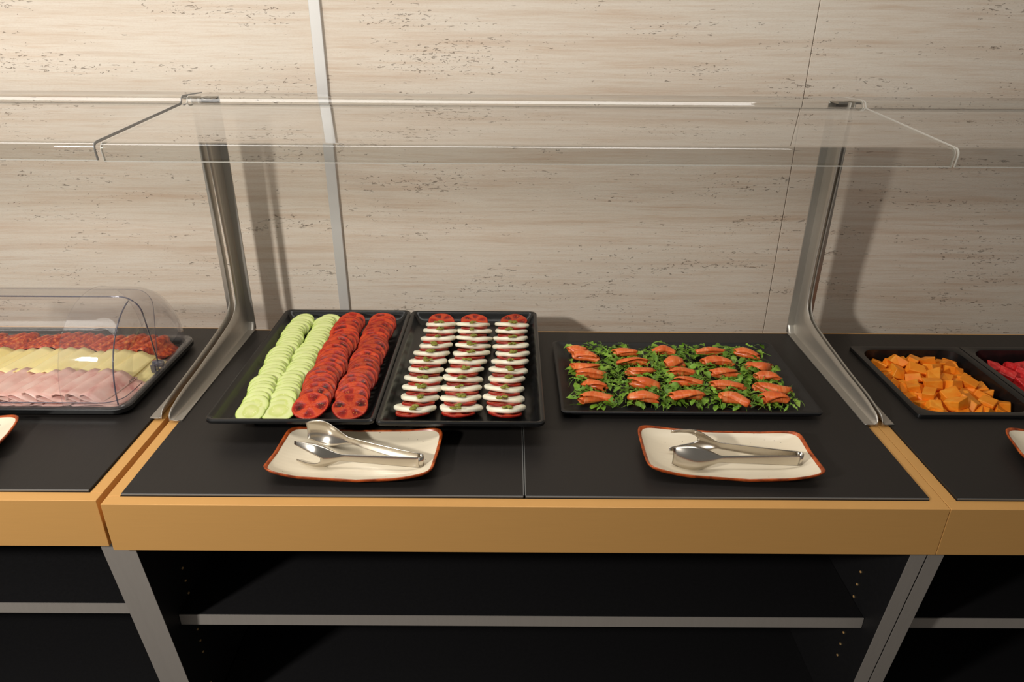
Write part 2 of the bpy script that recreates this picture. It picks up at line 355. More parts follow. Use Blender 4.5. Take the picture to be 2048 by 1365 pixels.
# ------------------------------------------------------------------ counter units
H = 0.0967; TW = 0.0215; TF = 0.0227; PT = 0.0042
def unit(x0, x1, yo, shelf_z, label, seam, hole=None, el=0.0, er=0.0):
    D = 0.704
    u = empty('buffet_counter', ((x0 + x1) / 2, yo, -0.9), label, 'counter', 'gold edged buffet counters side by side')
    cx = (x0 + x1) / 2; X0, X1 = x0 - cx, x1 - cx; Z = 0.9
    def B(name, a, b, c, d, e, f, mat, par=u, bw=0.0, skew=None): return box(name, a, b, c, d, e + Z, f + Z, mat, par, bw, skew)
    B('front_board', X0, X1, 0, TF - 0.0002, -H, 0, 'gold', bw=0.0008)
    B('side_rail', X0, X0 + TW, TF, D, -0.05, 0, 'gold', bw=0.0005)
    B('side_rail', X1 - TW, X1, TF, D, -0.05, 0, 'gold', bw=0.0005)
    B('back_rail', X0 + TW, X1 - TW, D - 0.012, D, -0.05, 0, 'gold', bw=0.0005)
    y0, y1 = TF + 0.001, D - 0.0125
    for k, (a, b) in enumerate(((X0 + TW + 0.001, seam - cx - 0.001), (seam - cx + 0.001, X1 - TW - 0.001))):
        if hole and k == 0:
            hx0, hx1, hy0, hy1 = hole[0] - cx, hole[1] - cx, hole[2], hole[3]
            v = []
            for z in (Z + PT - 0.014, Z + PT):
                v += [(a, y0, z), (b, y0, z), (b, y1, z), (a, y1, z), (hx0, hy0, z), (hx1, hy0, z), (hx1, hy1, z), (hx0, hy1, z)]
            f = []
            for i in range(4):
                j = (i + 1) % 4
                f += [(8 + i, 8 + j, 12 + j, 12 + i), (i, 4 + i, 4 + j, j), (i, j, 8 + j, 8 + i), (4 + i, 12 + i, 12 + j, 4 + j)]
            p = mesh('worktop_panel', v, f, 'worktop', u); bev(p, 0.0014, 2)
        else:
            p = B('worktop_panel', a, b, y0, y1, PT - 0.014, PT, 'worktop', bw=0.0014)
        box('bevelled_edge', a + 0.001, b - 0.001, y0 - 0.0006, y0 + 0.0010, Z + PT - 0.0034, Z + PT - 0.0002, 'worktop_edge', p, 0.0006)
        xs_ = (b - 0.0016, b + 0.0002) if k == 0 else (a - 0.0002, a + 0.0016)
        if not (hole and k == 0): box('bevelled_edge', xs_[0], xs_[1], y0 + 0.002, y1 - 0.002, Z + PT - 0.002, Z + PT + 0.0002, 'worktop_edge', p, 0.0005)
    B('cabinet_top', X0 + 0.03, X1 - 0.03, 0.03, 0.28 if hole else 0.69, -0.066, -0.051, 'black_board')
    T = 0.0285
    for sx in (-1, 1):
        xa, xb = (X0 + 0.001 - el, X0 + T - (0.003 if el else 0)) if sx < 0 else (X1 - T, X1 - 0.001 + er)
        yf = lambda z: 0.016 + 0.125 * (-H - z)
        sk = lambda x, y, z: (x, (yf(z - Z) + 0.0012) if y < 0.1 else y, z)
        s = B('side_panel', xa, xb, 0.02, 0.685, -0.895, -H - 0.001 if False else -0.052, 'black_board', skew=sk)
        sk2 = lambda x, y, z: (x, yf(z - Z) + (0 if y < 0.05 else 0.0012), z)
        box('edge_band', xa, xb, 0.0, 0.1, -0.895 + Z, -H - 0.0005 + Z, 'grey_edge', s, 0, sk2)
        xi = xb + 0.0002 if sx < 0 else xa - 0.0002
        for zz in (-0.265, -0.2975, -0.330, -0.430, -0.4625, -0.495, -0.588, -0.62):
            for yy in (0.139,):
                n = 8; v = [(xi, yy, zz + Z)] + [(xi, yy + 0.0026 * math.cos(2 * PI * k / n), zz + Z + 0.0026 * math.sin(2 * PI * k / n)) for k in range(n)]
                v += [(xi - sx * 0.0 + (-sx) * 0.0016, p[1], p[2]) for p in v[1:]]
                f = [(0, 1 + k, 1 + (k + 1) % n) for k in range(n)] + [(1 + k, 9 + k, 9 + (k + 1) % n, 1 + (k + 1) % n) for k in range(n)]
                mesh('peg_hole', v, f, 'brass', s)
    sh = B('shelf', X0 + T - (0.003 if el else 0) + 0.0008, X1 - T - 0.0008, 0.0912, 0.655, shelf_z - 0.0255, shelf_z, 'black_board', bw=0.0006)
    box('edge_band', X0 + T - (0.003 if el else 0) + 0.0008, X1 - T - 0.0008, 0.0895, 0.0911, shelf_z - 0.0255 + Z, shelf_z + Z, 'grey_edge', sh)
    B('bottom_panel', X0 + T, X1 - T, 0.11, 0.66, -0.67, -0.65, 'black_board', bw=0.0006)
    B('back_panel', X0 + T, X1 - T, 0.66, 0.678, -0.88, -0.067, 'black_board')
    return u
CL, CR = -0.7005, 0.7005
unit(CL, CR, 0.0, -0.338, 'middle counter whole in view, two black panels in a gold frame', -0.002, el=0.0062)
unit(-2.1130, -0.7130, 0.010, -0.320, 'left counter holding the clear roll-top display, cut off by the picture edge', -1.413, er=0.0062)
unit(0.7015, 2.1015, 0.0, -0.337, 'right counter with the sunken fruit pans, cut off by the picture edge', 1.4015, hole=(0.803, 1.301, 0.292, 0.589))

# ------------------------------------------------------------------ sneeze guards
def bend(pts, r, n=5):
    out = [Vector(pts[0])]
    for i in range(1, len(pts) - 1):
        a, b, c = Vector(pts[i - 1]), Vector(pts[i]), Vector(pts[i + 1])
        rr = min(r[i] if isinstance(r, (list, tuple)) else r, (a - b).length * 0.49, (c - b).length * 0.49)
        p, q = b + (a - b).normalized() * rr, b + (c - b).normalized() * rr
        for k in range(n + 1):
            t = k / n; out.append(p * (1 - t) ** 2 + b * 2 * t * (1 - t) + q * t * t)
    out.append(Vector(pts[-1])); return out
def offset_profile(P, t):
    L = []
    for i, p in enumerate(P):
        d = (P[min(i + 1, len(P) - 1)] - P[max(i - 1, 0)]).normalized()
        L.append(p + Vector((-d.y, d.x)) * t)
    return L
def guard(x0, x1, yo, label, edge_r, with_left=True, with_right=True):
    g = empty('sneeze_guard', ((x0 + x1) / 2, 0.48 + yo, PT), label, 'sneeze guard', 'clear sneeze guards over the counters')
    cx = (x0 + x1) / 2; oy = 0.48; oz = PT
    X0, X1 = x0 - cx, x1 - cx
    prof = bend([(0.2425, 0.5120), (0.2385, 0.5390), (0.590, 0.5612), (0.5985, 0.5745), (0.702, 0.5705)], [0, 0.0125, 0.006, 0.014], 9)
    top = offset_profile(prof, 0.0023); bot = offset_profile(prof, -0.0023)
    loop = top + bot[::-1]; n = len(loop); m = len(top)
    xi0, xi1 = X0 + 0.0012, X1 - 0.0012
    v = [(xi0, p.x - oy, p.y - oz) for p in loop] + [(xi1, p.x - oy, p.y - oz) for p in loop]
    f = [(i, (i + 1) % n, n + (i + 1) % n, n + i) for i in range(n)]
    f += [(i, i + 1, n - 2 - i, n - 1 - i) for i in range(m - 1)] + [(n + n - 1 - i, n + n - 2 - i, n + i + 1, n + i) for i in range(m - 1)]
    p = mesh('pane', v, f, 'acrylic', g, False, closed=True); autosmooth(p, 30)
    for xa, xb, nm in ((X0, xi0, 'l'), (xi1, X1, 'r')):
        v = [(xa, q.x - oy, q.y - oz) for q in loop] + [(xb, q.x - oy, q.y - oz) for q in loop]
        e = mesh('cut_edge', v, [q[::-1] for q in f], edge_r if nm == 'r' else 'acrylic_edge', p)
    # lip edge along the bottom of the front
    box('lip_edge', X0, X1, 0.2425 - 0.0023 - oy, 0.2425 + 0.0023 - oy, 0.5108 - oz, 0.5119 - oz, 'acrylic_edge', p)
    # supports: flat flange with a curved web
    st = []
    for y, h in ((0.2535, 0.0), (0.2545, 0.008), (0.258, 0.014), (0.268, 0.0195), (0.30, 0.0255), (0.334, 0.0295), (0.38, 0.0325), (0.426, 0.0360), (0.47, 0.0405), (0.516, 0.0450), (0.56, 0.0500), (0.60, 0.0555)):
        st.append(((y, 0), (y, h)))
    for F in ((0.628, 0.0625), (0.645, 0.0725), (0.655, 0.0840), (0.661, 0.0990)): st.append((None, F))
    for z, y in ((0.13, 0.6630), (0.20, 0.6630), (0.27, 0.6590), (0.346, 0.6540), (0.42, 0.6490), (0.50, 0.6450), (0.562, 0.6420)): st.append(((0.700, z), (y, z)))
    st = [((0.650, 0.0) if i == 12 else (0.685, 0.0) if i == 13 else (0.700, 0.02) if i == 14 else (0.700, 0.06) if i == 15 else b, F) for i, (b, F) in enumerate(st)]
    cs = [(0.0250, 0.0), (0.0160, 0.0), (0.0085, 0.0), (0.0068, 0.06), (0.0050, 0.16), (0.0030, 0.34), (0.0012, 0.62), (0.0, 1.0)]
    for side, on in ((-1, with_left), (1, with_right)):
        if not on: continue
        v = []
        for b, F in st:
            for a, t in cs:
                x = (X0 + 0.001 + a) if side < 0 else (X1 - 0.001 - a)
                y = b[0] + (F[0] - b[0]) * t; z = b[1] + (F[1] - b[1]) * t
                v.append((x, y - oy, z + 0.001))
        fc = grid_faces(len(st), len(cs), flip=(side > 0))
        o = mesh('support', v, fc, 'steel', g, True); autosmooth(o, 28); solid(o, 0.0016, 1.0 if side < 0 else 1.0)
        fa, fb = (X0 + 0.0095, X0 + 0.0265) if side < 0 else (X1 - 0.0265, X1 - 0.0095)
        box('flange', fa, fb, 0.2535 - oy, 0.7000 - oy, 0.0001, 0.0028, 'steel', o, 0.0006)
        box('flange', fa, fb, 0.6975 - oy, 0.7010 - oy, 0.0030, 0.5600 - oz, 'steel', o, 0.0006)
        xs = X0 + 0.013 if side < 0 else X1 - 0.013
        box('mounting_plate', xs - 0.011, xs + 0.011, 0.655 - oy, 0.700 - oy, 0.562 - oz, 0.5665 - oz, 'steel', o, 0.0005)
    return g
guard(-0.698, 0.6985, 0.0, 'clear acrylic guard on steel supports over the middle counter', 'acrylic_edge')
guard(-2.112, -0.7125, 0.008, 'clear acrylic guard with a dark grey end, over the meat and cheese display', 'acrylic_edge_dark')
guard(0.7035, 2.10, 0.0, 'clear acrylic guard in dim light over the fruit pans', 'acrylic_edge')

# ------------------------------------------------------------------ trays
def tray(loc, w, d, label):
    o = ring_loft('serving_tray', w, d, [(0.060, 0.0, 0.02), (0.055, 0.016, 0.02), (0.020, 0.030, 0.016), (0.0012, 0.0420, 0.014), (0.0, 0.0435, 0.015), (0.0, 0.0485, 0.015), (0.0022, 0.0508, 0.014),
        (0.0060, 0.0508, 0.012), (0.0082, 0.0490, 0.011), (0.0115, 0.0430, 0.012), (0.0160, 0.0350, 0.013), (0.0215, 0.0297, 0.014), (0.0275, 0.0270, 0.015), (0.034, 0.0258, 0.015)], 'tray', None, loc)
    return tag(o, label, 'tray')
tray((-0.4345, 0.4425, PT), 0.3150, 0.531, 'black melamine tray under the cucumber and plain tomato rows')
tray((-0.1190, 0.4390, PT), 0.3140, 0.533, 'black melamine tray under the mozzarella and tomato rows')
lt = ring_loft('serving_tray', 0.524, 0.333, [(0.040, 0.0, 0.02), (0.012, 0.004, 0.016), (0.0008, 0.010, 0.012), (0.0, 0.0145, 0.012), (0.0018, 0.0160, 0.011), (0.0060, 0.0158, 0.010), (0.0085, 0.0140, 0.010), (0.026, 0.0050, 0.012), (0.031, 0.0040, 0.012)], 'tray_matt', None, (0.3355, 0.4380, PT))
tag(lt, 'low black rectangular tray holding salmon rolls on rocket', 'tray')
FZ = PT + 0.0258   # floor height of the two raised trays

# ------------------------------------------------------------------ cucumber
def disc(name, r, t, mat, seed, rough=0.04, n=24, ell=1.0, dome=0.0):
    R = random.Random(seed); ph = [R.uniform(0, 6.28) for _ in range(4)]
    rr = lambda a: r * (1 + rough * (math.sin(2 * a + ph[0]) + 0.6 * math.sin(3 * a + ph[1]) + 0.4 * math.sin(5 * a + ph[2])))
    rings = [(0.35, 0.5), (0.72, 0.5), (0.94, 0.5), (1.0, 0.22), (1.0, -0.22), (0.95, -0.5)]
    v = [(0, 0, t * 0.5 + dome)]; f = []
    for q, z in rings:
        for k in range(n):
            a = 2 * PI * k / n; w_ = 0.0006 * math.sin(3 * a + ph[3])
            v.append((rr(a) * q * math.cos(a) * ell, rr(a) * q * math.sin(a), z * t + w_ + dome * (1 - q * q)))
    for k in range(n): f.append((0, 1 + k, 1 + (k + 1) % n))
    for j in range(len(rings) - 1):
        for k in range(n):
            a = 1 + j * n + k; b = 1 + j * n + (k + 1) % n; f.append((a, a + n, b + n, b))
    f.append(tuple(1 + (len(rings) - 1) * n + k for k in range(n))[::-1])
    me = bpy.data.meshes.new(name); me.from_pydata(v, [], f); me.update(); me.materials.append(MT[mat])
    me.polygons.foreach_set('use_smooth', [True] * len(me.polygons)); return me
def put(name, me, loc, rot, label, cat, group):
    o = bpy.data.objects.new(name, me); C.objects.link(o); o.location = loc
    if name in ('cucumber_slice', 'tomato_slice', 'mozzarella_slice', 'pesto_dab'): o.rotation_mode = 'ZYX'
    o.rotation_euler = rot
    return tag(o, label, cat, group)
cuke_me = [disc('cucumber_slice', 0.0268, 0.0032, 'cuke', s, 0.022, 26, 1.06) for s in range(5)]
for row, (xf, yf, xb, yb, nm) in enumerate(((-0.524, 0.236, -0.5385, 0.652, 'outer left'), (-0.4745, 0.240, -0.4760, 0.650, 'inner'))):
    n = 31; wob = 0.0
    for i in range(n):
        t = i / (n - 1)
        brk = [0, .004, .003, .006, .003, -.001, -.003, -.008, 0.009, .006, .004, .002, -.001, .001, -.002, -.004, -.007, -.010, .006, .004, .002, 0.001, .003, -.002, -.006, -.008, -.007, .0, .003, .004, .005][(i + row * 9) % 31]
        x = xf + (xb - xf) * t + brk * 0.55 + rnd.uniform(-.0012, .0012); y = yf + (yb - yf) * t
        tilt = math.radians(25 + rnd.uniform(-2, 2) - (8 if i == 0 else 3 if i == 1 else 0)); y -= 0.004 if i == 0 else 0.0015 if i == 1 else 0
        z = FZ + 0.0028 + 0.0262 * math.sin(tilt) + (0.001 if i else 0)
        o = put('cucumber_slice', cuke_me[(i * 3 + row) % 5], (x, y, z), (tilt, rnd.uniform(-.06, .06), 0),
            f'cucumber slice, {"fully visible " if i == 0 else ""}{ORD[i]}{" one" if i == 0 else " from the front"} in the {nm} cucumber row', 'cucumber slice', 'cucumber slices in two rows')
        q_ = rnd.uniform(0.92, 1.05); o.scale = (q_, q_, 1)
        if i == 0: o.scale = (1.0 if row == 0 else 1.22, 1.08, 1)

# ------------------------------------------------------------------ tomatoes
def tomato_mesh(r, t, seed, n=40):
    R = random.Random(seed); ph = R.uniform(0, 6.28); nl = R.choice([4, 5, 3, 6]); bias = R.uniform(0.42, 0.6)
    qs = [0.12, 0.24, 0.36, 0.48, 0.60, 0.72, 0.82, 0.90, 0.96, 1.0, 1.0, 0.96]
    zs = [0.5] * 9 + [0.25, -0.25, -0.5]
    rr = lambda a: r * (1 + 0.03 * math.sin(2 * a + ph) + 0.022 * math.sin(nl * a + ph))
    v = [(0, 0, t * 0.5)]; fl = [0.42]; f = []
    for j, (q, z) in enumerate(zip(qs, zs)):
        for k in range(n):
            a = 2 * PI * k / n
            m = math.cos(nl * a + ph + 0.5 * math.sin(a + seed)) * 0.5 + 0.5
            rad = max(0.0, 1 - abs(q - 0.60) / 0.31) ** 0.35 if abs(q - 0.60) < 0.31 else 0
            pocket = max(0.0, min(1.0, (m - bias * 0.62) * 4.0)) * rad * (0.75 + 0.25 * math.sin(2 * a + seed)) if j < 9 else 0
            dz = -0.42 * t * pocket
            v.append((rr(a) * q * math.cos(a), rr(a) * q * math.sin(a), z * t + dz))
            val = 0.40 + 0.58 * pocket if q < 0.93 else 0.22 if j < 9 else 0.05
            if q < 0.3: val = 0.45 + 0.05 * math.sin(5 * a)
            fl.append(val)
    for k in range(n): f.append((0, 1 + k, 1 + (k + 1) % n))
    for j in range(len(qs) - 1):
        for k in range(n):
            a = 1 + j * n + k; b = 1 + j * n + (k + 1) % n; f.append((a, a + n, b + n, b))
    f.append(tuple(1 + (len(qs) - 1) * n + k for k in range(n))[::-1])
    me = bpy.data.meshes.new('tomato_slice'); me.from_pydata(v, [], f); me.update(); me.materials.append(MT['tomato'])
    me.polygons.foreach_set('use_smooth', [True] * len(me.polygons))
    at = me.attributes.new('flesh', 'FLOAT', 'POINT'); at.data.foreach_set('value', fl)
    return me
tom_me = [tomato_mesh(0.0345, 0.0048, s) for s in (1, 2, 3, 5, 8, 11)]
for row, (xf, yf, xb, yb, nm) in enumerate(((-0.412, 0.250, -0.416, 0.640, 'left'), (-0.338, 0.250, -0.340, 0.640, 'right'))):
    n = 23
    for i in range(n):
        t = i / (n - 1)
        x = xf + (xb - xf) * t + 0.0035 * math.sin(i * 0.9 + row * 2) + rnd.uniform(-.0015, .0015); y = yf + (yb - yf) * t
        tilt = math.radians(25 + rnd.uniform(-1.5, 1.5) - (6 if i == 0 else 2.5 if i == 1 else 0)); y -= 0.005 if i == 0 else 0.002 if i == 1 else 0
        z = FZ + 0.0030 + 0.0345 * math.sin(tilt) + (0.0015 if i == 0 else 0)
        put('tomato_slice', tom_me[(i * 5 + row * 2 + (i // 6)) % 6], (x, y, z), (tilt, rnd.uniform(-.07, .07), (0.25 + row * 0.5) if i == 0 else rnd.uniform(-3.1, 3.1)),
            f'tomato slice, {"fully visible " if i == 0 else ""}{ORD[i]}{" one" if i == 0 else " from the front"} in the {nm} row of the plain tomatoes', 'tomato slice', 'plain tomato slices in two rows')

# ------------------------------------------------------------------ mozzarella and tomato rows with pesto
ctom = [tomato_mesh(0.0330, 0.0046, s, 32) for s in (21, 22, 24)]
moz_me = [disc('mozzarella_slice', 0.0335, 0.0084, 'mozz', s + 40, 0.065, 30, 1.20, 0.0006) for s in range(6)]
def pesto_mesh(seed):
    R = random.Random(seed); bm = bmesh.new()
    for k in range(R.choice([4, 5, 6])):
        p = Vector((R.uniform(-.0045, .0045), R.uniform(-.0085, .0085), R.uniform(0, .0008)))
        m = Matrix.Translation(p) @ Matrix.Rotation(R.uniform(0, 3), 4, 'Z') @ Matrix.Diagonal((1, R.uniform(.5, .8), .45, 1))
        bmesh.ops.create_icosphere(bm, subdivisions=2, radius=R.uniform(.0024, .0046), matrix=m)
    for v in bm.verts: v.co += Vector(noise.noise_vector(v.co * 600)) * 0.0005
    me = bpy.data.meshes.new('pesto_dab'); bm.to_mesh(me); bm.free(); me.materials.append(MT['pesto'])
    me.polygons.foreach_set('use_smooth', [True] * len(me.polygons)); return me
pes = [pesto_mesh(s) for s in range(7)]
NM = 11
for c, (xf, yf, xb, yb, nm) in enumerate(((-0.2115, 0.222, -0.1945, 0.662, 'left'), (-0.1285, 0.223, -0.1120, 0.662, 'middle'), (-0.0380, 0.223, -0.0200, 0.662, 'right'))):
    for k in range(2 * NM + 1):          # even: tomato, odd: mozzarella; each lies on the one in front of it
        t = k / (2 * NM)
        x = xf + (xb - xf) * t + (0.004 * math.sin(k * 0.45 + c * 1.3)) + rnd.uniform(-.0015, .0015); y = yf + (yb - yf) * t
        tilt = -math.radians(20.5 + rnd.uniform(-.7, .7)) * (0.85 if k == 0 else 1)
        if k == 2 * NM: tilt = math.radians(9)
        j = k // 2
        if k % 2 == 0:
            z = FZ + 0.0035 + 0.0325 * math.sin(abs(tilt)) + (0.0075 if k == 2 * NM else 0)
            lab = (f'tomato slice peeping out below the front mozzarella of the {nm} pesto row' if k == 0 else f'tomato slice with its face showing, at the wall end of the {nm} pesto row' if k == 2 * NM
                   else f'red tomato slice behind the {ORD[j - 1]} mozzarella{"" if j == 1 else " from the front"} in the {nm} pesto row')
            put('tomato_slice', ctom[(k // 2 + c) % 3], (x, y + (-0.003 if k == 2 * NM else 0.006 if k == 0 else 0.0), z), (tilt, rnd.uniform(-.05, .05), rnd.uniform(-.5, .5)), lab, 'tomato slice', 'tomato slices between the mozzarella')
        else:
            z = FZ + 0.0038 + 0.0325 * math.sin(abs(tilt))
            o = put('mozzarella_slice', moz_me[(k // 2 * 2 + c) % 6], (x, y, z), (tilt, rnd.uniform(-.06, .06), 0),
                f'white mozzarella slice, {ORD[j]}{" one" if j == 0 else " from the front"} in the {nm} pesto row', 'mozzarella slice', 'mozzarella slices in three rows')
            yd = y - 0.0240 + rnd.uniform(-.003, .003); zd = z + (yd - y) * math.tan(tilt) + 0.0074
            o = put('pesto_dab', pes[(k + c * 3) % 7], (x + rnd.uniform(-.003, .003), yd, zd), (tilt * 0.6, 0, rnd.uniform(-.5, .5)),
                f'dab of green pesto on the {ORD[j]} mozzarella{"" if j == 0 else " from the front"} of the {nm} row', 'pesto', 'pesto dabs down the mozzarella rows'); q_ = rnd.uniform(1.4, 2.1); o.scale = (q_, q_ * .9, 1.5)

# ------------------------------------------------------------------ rocket and salmon
def leaf_mesh(seed):
    R = random.Random(seed); L = R.uniform(0.034, 0.050)
    tb = [(0, .0006), (.18, .0006), (.34, .0007), (.42, .0050), (.49, .0018), (.58, .0075), (.66, .0030), (.76, .0090), (.90, .0062), (1.0, .0004)]
    if seed % 3 == 1: tb = [(0, .0005), (.25, .0006), (.45, .0007), (.55, .0052), (.68, .0094), (.80, .0100), (.92, .0070), (1.0, .0006)]
    if seed % 3 == 2: tb = [(0, .0005), (.2, .0006), (.5, .0006), (.58, .0048), (.64, .0016), (.76, .0060), (.82, .0026), (.92, .0052), (1.0, .0004)]
    v = []; bz = R.uniform(.5, 1.6); bx = R.uniform(-.9, .9); ph = R.uniform(0, 6)
    for s, wd in tb:
        x = (s - 0.5) * L; z = 0.006 * bz * (1 - (2 * s - 1) ** 2) + 0.001 * math.sin(9 * s + ph); yb = bx * 0.012 * (s - 0.5) ** 2 * 4
        for sg in (-1, 0, 1): v.append((x, yb + sg * wd * 0.74 * R.uniform(.8, 1.2), z + (abs(sg) * wd * R.uniform(-.1, .5))))
    me = bpy.data.meshes.new('rocket_leaf'); me.from_pydata(v, [], grid_faces(len(tb), 3, flip=True)); me.update(); me.materials.append(MT['leaf'])
    me.polygons.foreach_set('use_smooth', [True] * len(me.polygons)); return me
leaf_me = [leaf_mesh(s) for s in range(12)]
SAL = [(0.130, 0.544, .042, 0, .9), (0.144, 0.505, .058, -18, 1.1), (0.141, 0.461, .064, -3, .85), (0.149, 0.422, .060, -3, 1.05), (0.151, 0.375, .050, -28, 1.05), (0.148, 0.317, .062, 6, 1.05),
 (0.240, 0.531, .056, 0, .95), (0.248, 0.483, .070, -2, .85), (0.259, 0.441, .058, 5, .9), (0.258, 0.381, .064, -20, 1.3), (0.247, 0.323, .056, -16, 1.0),
 (0.329, 0.532, .048, -4, 1.0), (0.341, 0.474, .042, 12, 1.35), (0.348, 0.431, .054, 10, .95), (0.350, 0.387, .062, -4, 1.0), (0.336, 0.329, .070, 3, 1.1),
 (0.438, 0.540, .064, 2, .85), (0.439, 0.481, .066, -3, 1.0), (0.442, 0.432, .058, 0, 1.0), (0.432, 0.372, .066, -6, 1.05), (0.430, 0.315, .056, -24, 1.05),
 (0.518, 0.526, .052, -28, 1.0), (0.528, 0.470, .054, -8, 1.05), (0.529, 0.412, .050, -8, .95), (0.524, 0.366, .068, -10, 1.0), (0.513, 0.318, .054, 0, 1.2)]
SN = ['wall-side', 'second', 'third', 'fourth', 'fifth', 'sixth']
def salmon_mesh(L, rs, seed):
    R = random.Random(seed); nu, nv = 38, 17; v = []; turns = R.uniform(1.36, 1.46); ph = R.uniform(0, 6); bendy = R.uniform(-.006, .006); tw = R.uniform(-1.6, 1.6)
    for i in range(nv):
        s = i / (nv - 1); x0 = (s - 0.5) * L
        env = (0.62 + 0.38 * math.sin(PI * min(1, max(0, s * 0.9 + 0.08)))) * rs
        for j in range(nu):
            q = j / (nu - 1); a = q * turns * 2 * PI + tw * (s - 0.5)
            r = (0.0030 + 0.0112 * q ** 0.9) * env * (1 + 0.11 * math.sin(2 * a + 4 * s + ph) + 0.06 * math.sin(7 * s + ph + 3 * q) + 0.05 * noise.noise((s * 5, a * 1.2, seed * 3.1)))
            lip = 0.004 * math.sin(4 * q * PI + ph) * (1 if s > 0.5 else -1) * abs(2 * s - 1) ** 3
            x = x0 + lip + 0.0022 * math.sin(a + ph) * abs(2 * s - 1)
            v.append((x, r * math.cos(a) * 1.12 + bendy * (1 - (2 * s - 1) ** 2) * 1.5, r * math.sin(a) * 0.92 + 0.0025 * math.sin(PI * s)))
    me = bpy.data.meshes.new('salmon_roll'); me.from_pydata(v, [], grid_faces(nv, nu)); me.update(); me.materials.append(MT['salmon'])
    me.polygons.foreach_set('use_smooth', [True] * len(me.polygons)); return me
cols = [6, 5, 5, 5, 5]; idx = 0
CN = ['leftmost', 'second', 'middle', 'fourth', 'rightmost']
for c, nn in enumerate(cols):
    for k in range(nn):
        x, y, L, ang, rs = SAL[idx]
        pos = 'front' if k == nn - 1 else SN[k] if k == 0 else SN[k] + ' from the wall'
        o = put('salmon_roll', salmon_mesh(L, rs, idx), (x, y, PT + 0.0185), (rnd.uniform(-.2, .2), 0, math.radians(ang)),
            f'orange smoked salmon roll, {pos} in the {CN[c]} column on the rocket', 'salmon roll', 'smoked salmon rolls on rocket'); solid(o, 0.0012); idx += 1
bed = empty('rocket_bed', (0.3355, 0.4380, PT + 0.005), 'bed of green rocket leaves under the salmon rolls', 'salad')
R = random.Random(3); cand = []
tries = 0
while len(cand) < 860 and tries < 20000:
    tries += 1
    x = R.uniform(-0.228, 0.228); y = R.uniform(-0.135, 0.135)
    X, Y = x + 0.3355, y + 0.438
    if X < 0.098 + 0.02 * R.random() or (X > 0.55 and R.random() < 0.3) or (Y < 0.292 and R.random() < 0.5): continue
    inside = False
    for sx, sy, L, a, rs in SAL:
        if abs(X - sx) < L * 0.46 and abs(Y - sy) < 0.0125 * rs: inside = True; break
    z = R.uniform(0.0008, 0.004) if inside else R.uniform(0.001, 0.015)
    cand.append((z + R.uniform(0, .002), x, y, z, R.uniform(0, 2 * PI), R.uniform(-.45, .45), R.uniform(-.35, .35), R.uniform(.75, 1.15), R.randrange(12)))
cand.sort(reverse=True)
for z_, x, y, z, a, b, c_, sc, m in cand[:290]:
    o = bpy.data.objects.new('leaf', leaf_me[m]); C.objects.link(o); o.parent = bed
    o.location = (x, y, z); o.rotation_euler = (b, c_, a); o.scale = (sc, sc, sc)
vv = []; ff = []
for z_, x, y, z, a, b, c_, sc, m in cand[290:]:
    me = leaf_me[m]; T = Matrix.Translation((x, y, z * 0.8)) @ Euler((b * .6, c_ * .6, a)).to_matrix().to_4x4() @ Matrix.Scale(sc, 4)
    o0 = len(vv); vv += [T @ q.co for q in me.vertices]; ff += [tuple(i + o0 for i in p.vertices) for p in me.polygons]
lm = mesh('leaf_litter', vv, ff, 'leaf', bed, True); lm['kind'] = 'stuff'
for k in range(70):
    x = R.uniform(-.2, .2); y = R.uniform(-.12, .12); a = R.uniform(0, 6.28); L = R.uniform(.03, .055); h = R.uniform(.010, .018)
    pts = [(x + math.cos(a + .5 * t) * L * t, y + math.sin(a + .5 * t) * L * t * .8, h + 0.006 * math.sin(PI * t)) for t in (0, .25, .5, .75, 1)]
    sweep('stem', pts, 0.00065, 'leaf', bed, 5)

# ------------------------------------------------------------------ fruit pans
def pan(cx, cy, label):
    o = ring_loft('food_pan', 0.263, 0.323, [(0.028, -0.058, 0.035), (0.020, -0.050, 0.035), (0.0165, 0.0, 0.034), (0.0165, 0.0002, 0.030), (0.0006, 0.0005, 0.007), (0.0, 0.0035, 0.008), (0.0012, 0.0085, 0.008),
        (0.0135, 0.0088, 0.034), (0.0170, 0.0070, 0.036), (0.0215, -0.030, 0.036), (0.0250, -0.048, 0.034), (0.033, -0.0545, 0.03)], 'tray', None, (cx, cy, PT), n=7)
    return tag(o, label, 'food pan', 'deep black food pans set into the counter')
pan(0.9205, 0.4405, 'deep black pan filled with orange melon chunks')
pan(1.1840, 0.4405, 'deep black pan filled with red watermelon chunks')
def chunk_mesh(name, mat, seed, s=(0.026, 0.020, 0.018)):
    R = random.Random(seed); bm = bmesh.new()
    bmesh.ops.create_cube(bm, size=1.0)
    for v in bm.verts:
        v.co = Vector((v.co.x * s[0], v.co.y * s[1], v.co.z * s[2])) * R.uniform(0.80, 1.18)
        v.co.x *= R.uniform(.82, 1.15); v.co.y *= R.uniform(.8, 1.15)
    if seed % 3 == 0:
        e = [v for v in bm.verts][:]; e[R.randrange(8)].co *= 0.55
    bmesh.ops.bevel(bm, geom=bm.edges[:], offset=0.0022, segments=3, affect='EDGES', profile=0.6)
    bmesh.ops.recalc_face_normals(bm, faces=bm.faces[:])
    me = bpy.data.meshes.new(name); bm.to_mesh(me); bm.free(); me.materials.append(MT[mat]); return me
mel = [chunk_mesh('melon_chunk', 'melon', s, (0.036, 0.028, 0.022)) for s in range(10)]
wat = [chunk_mesh('watermelon_chunk', 'watermelon', s + 50, (0.034, 0.028, 0.024)) for s in range(7)]
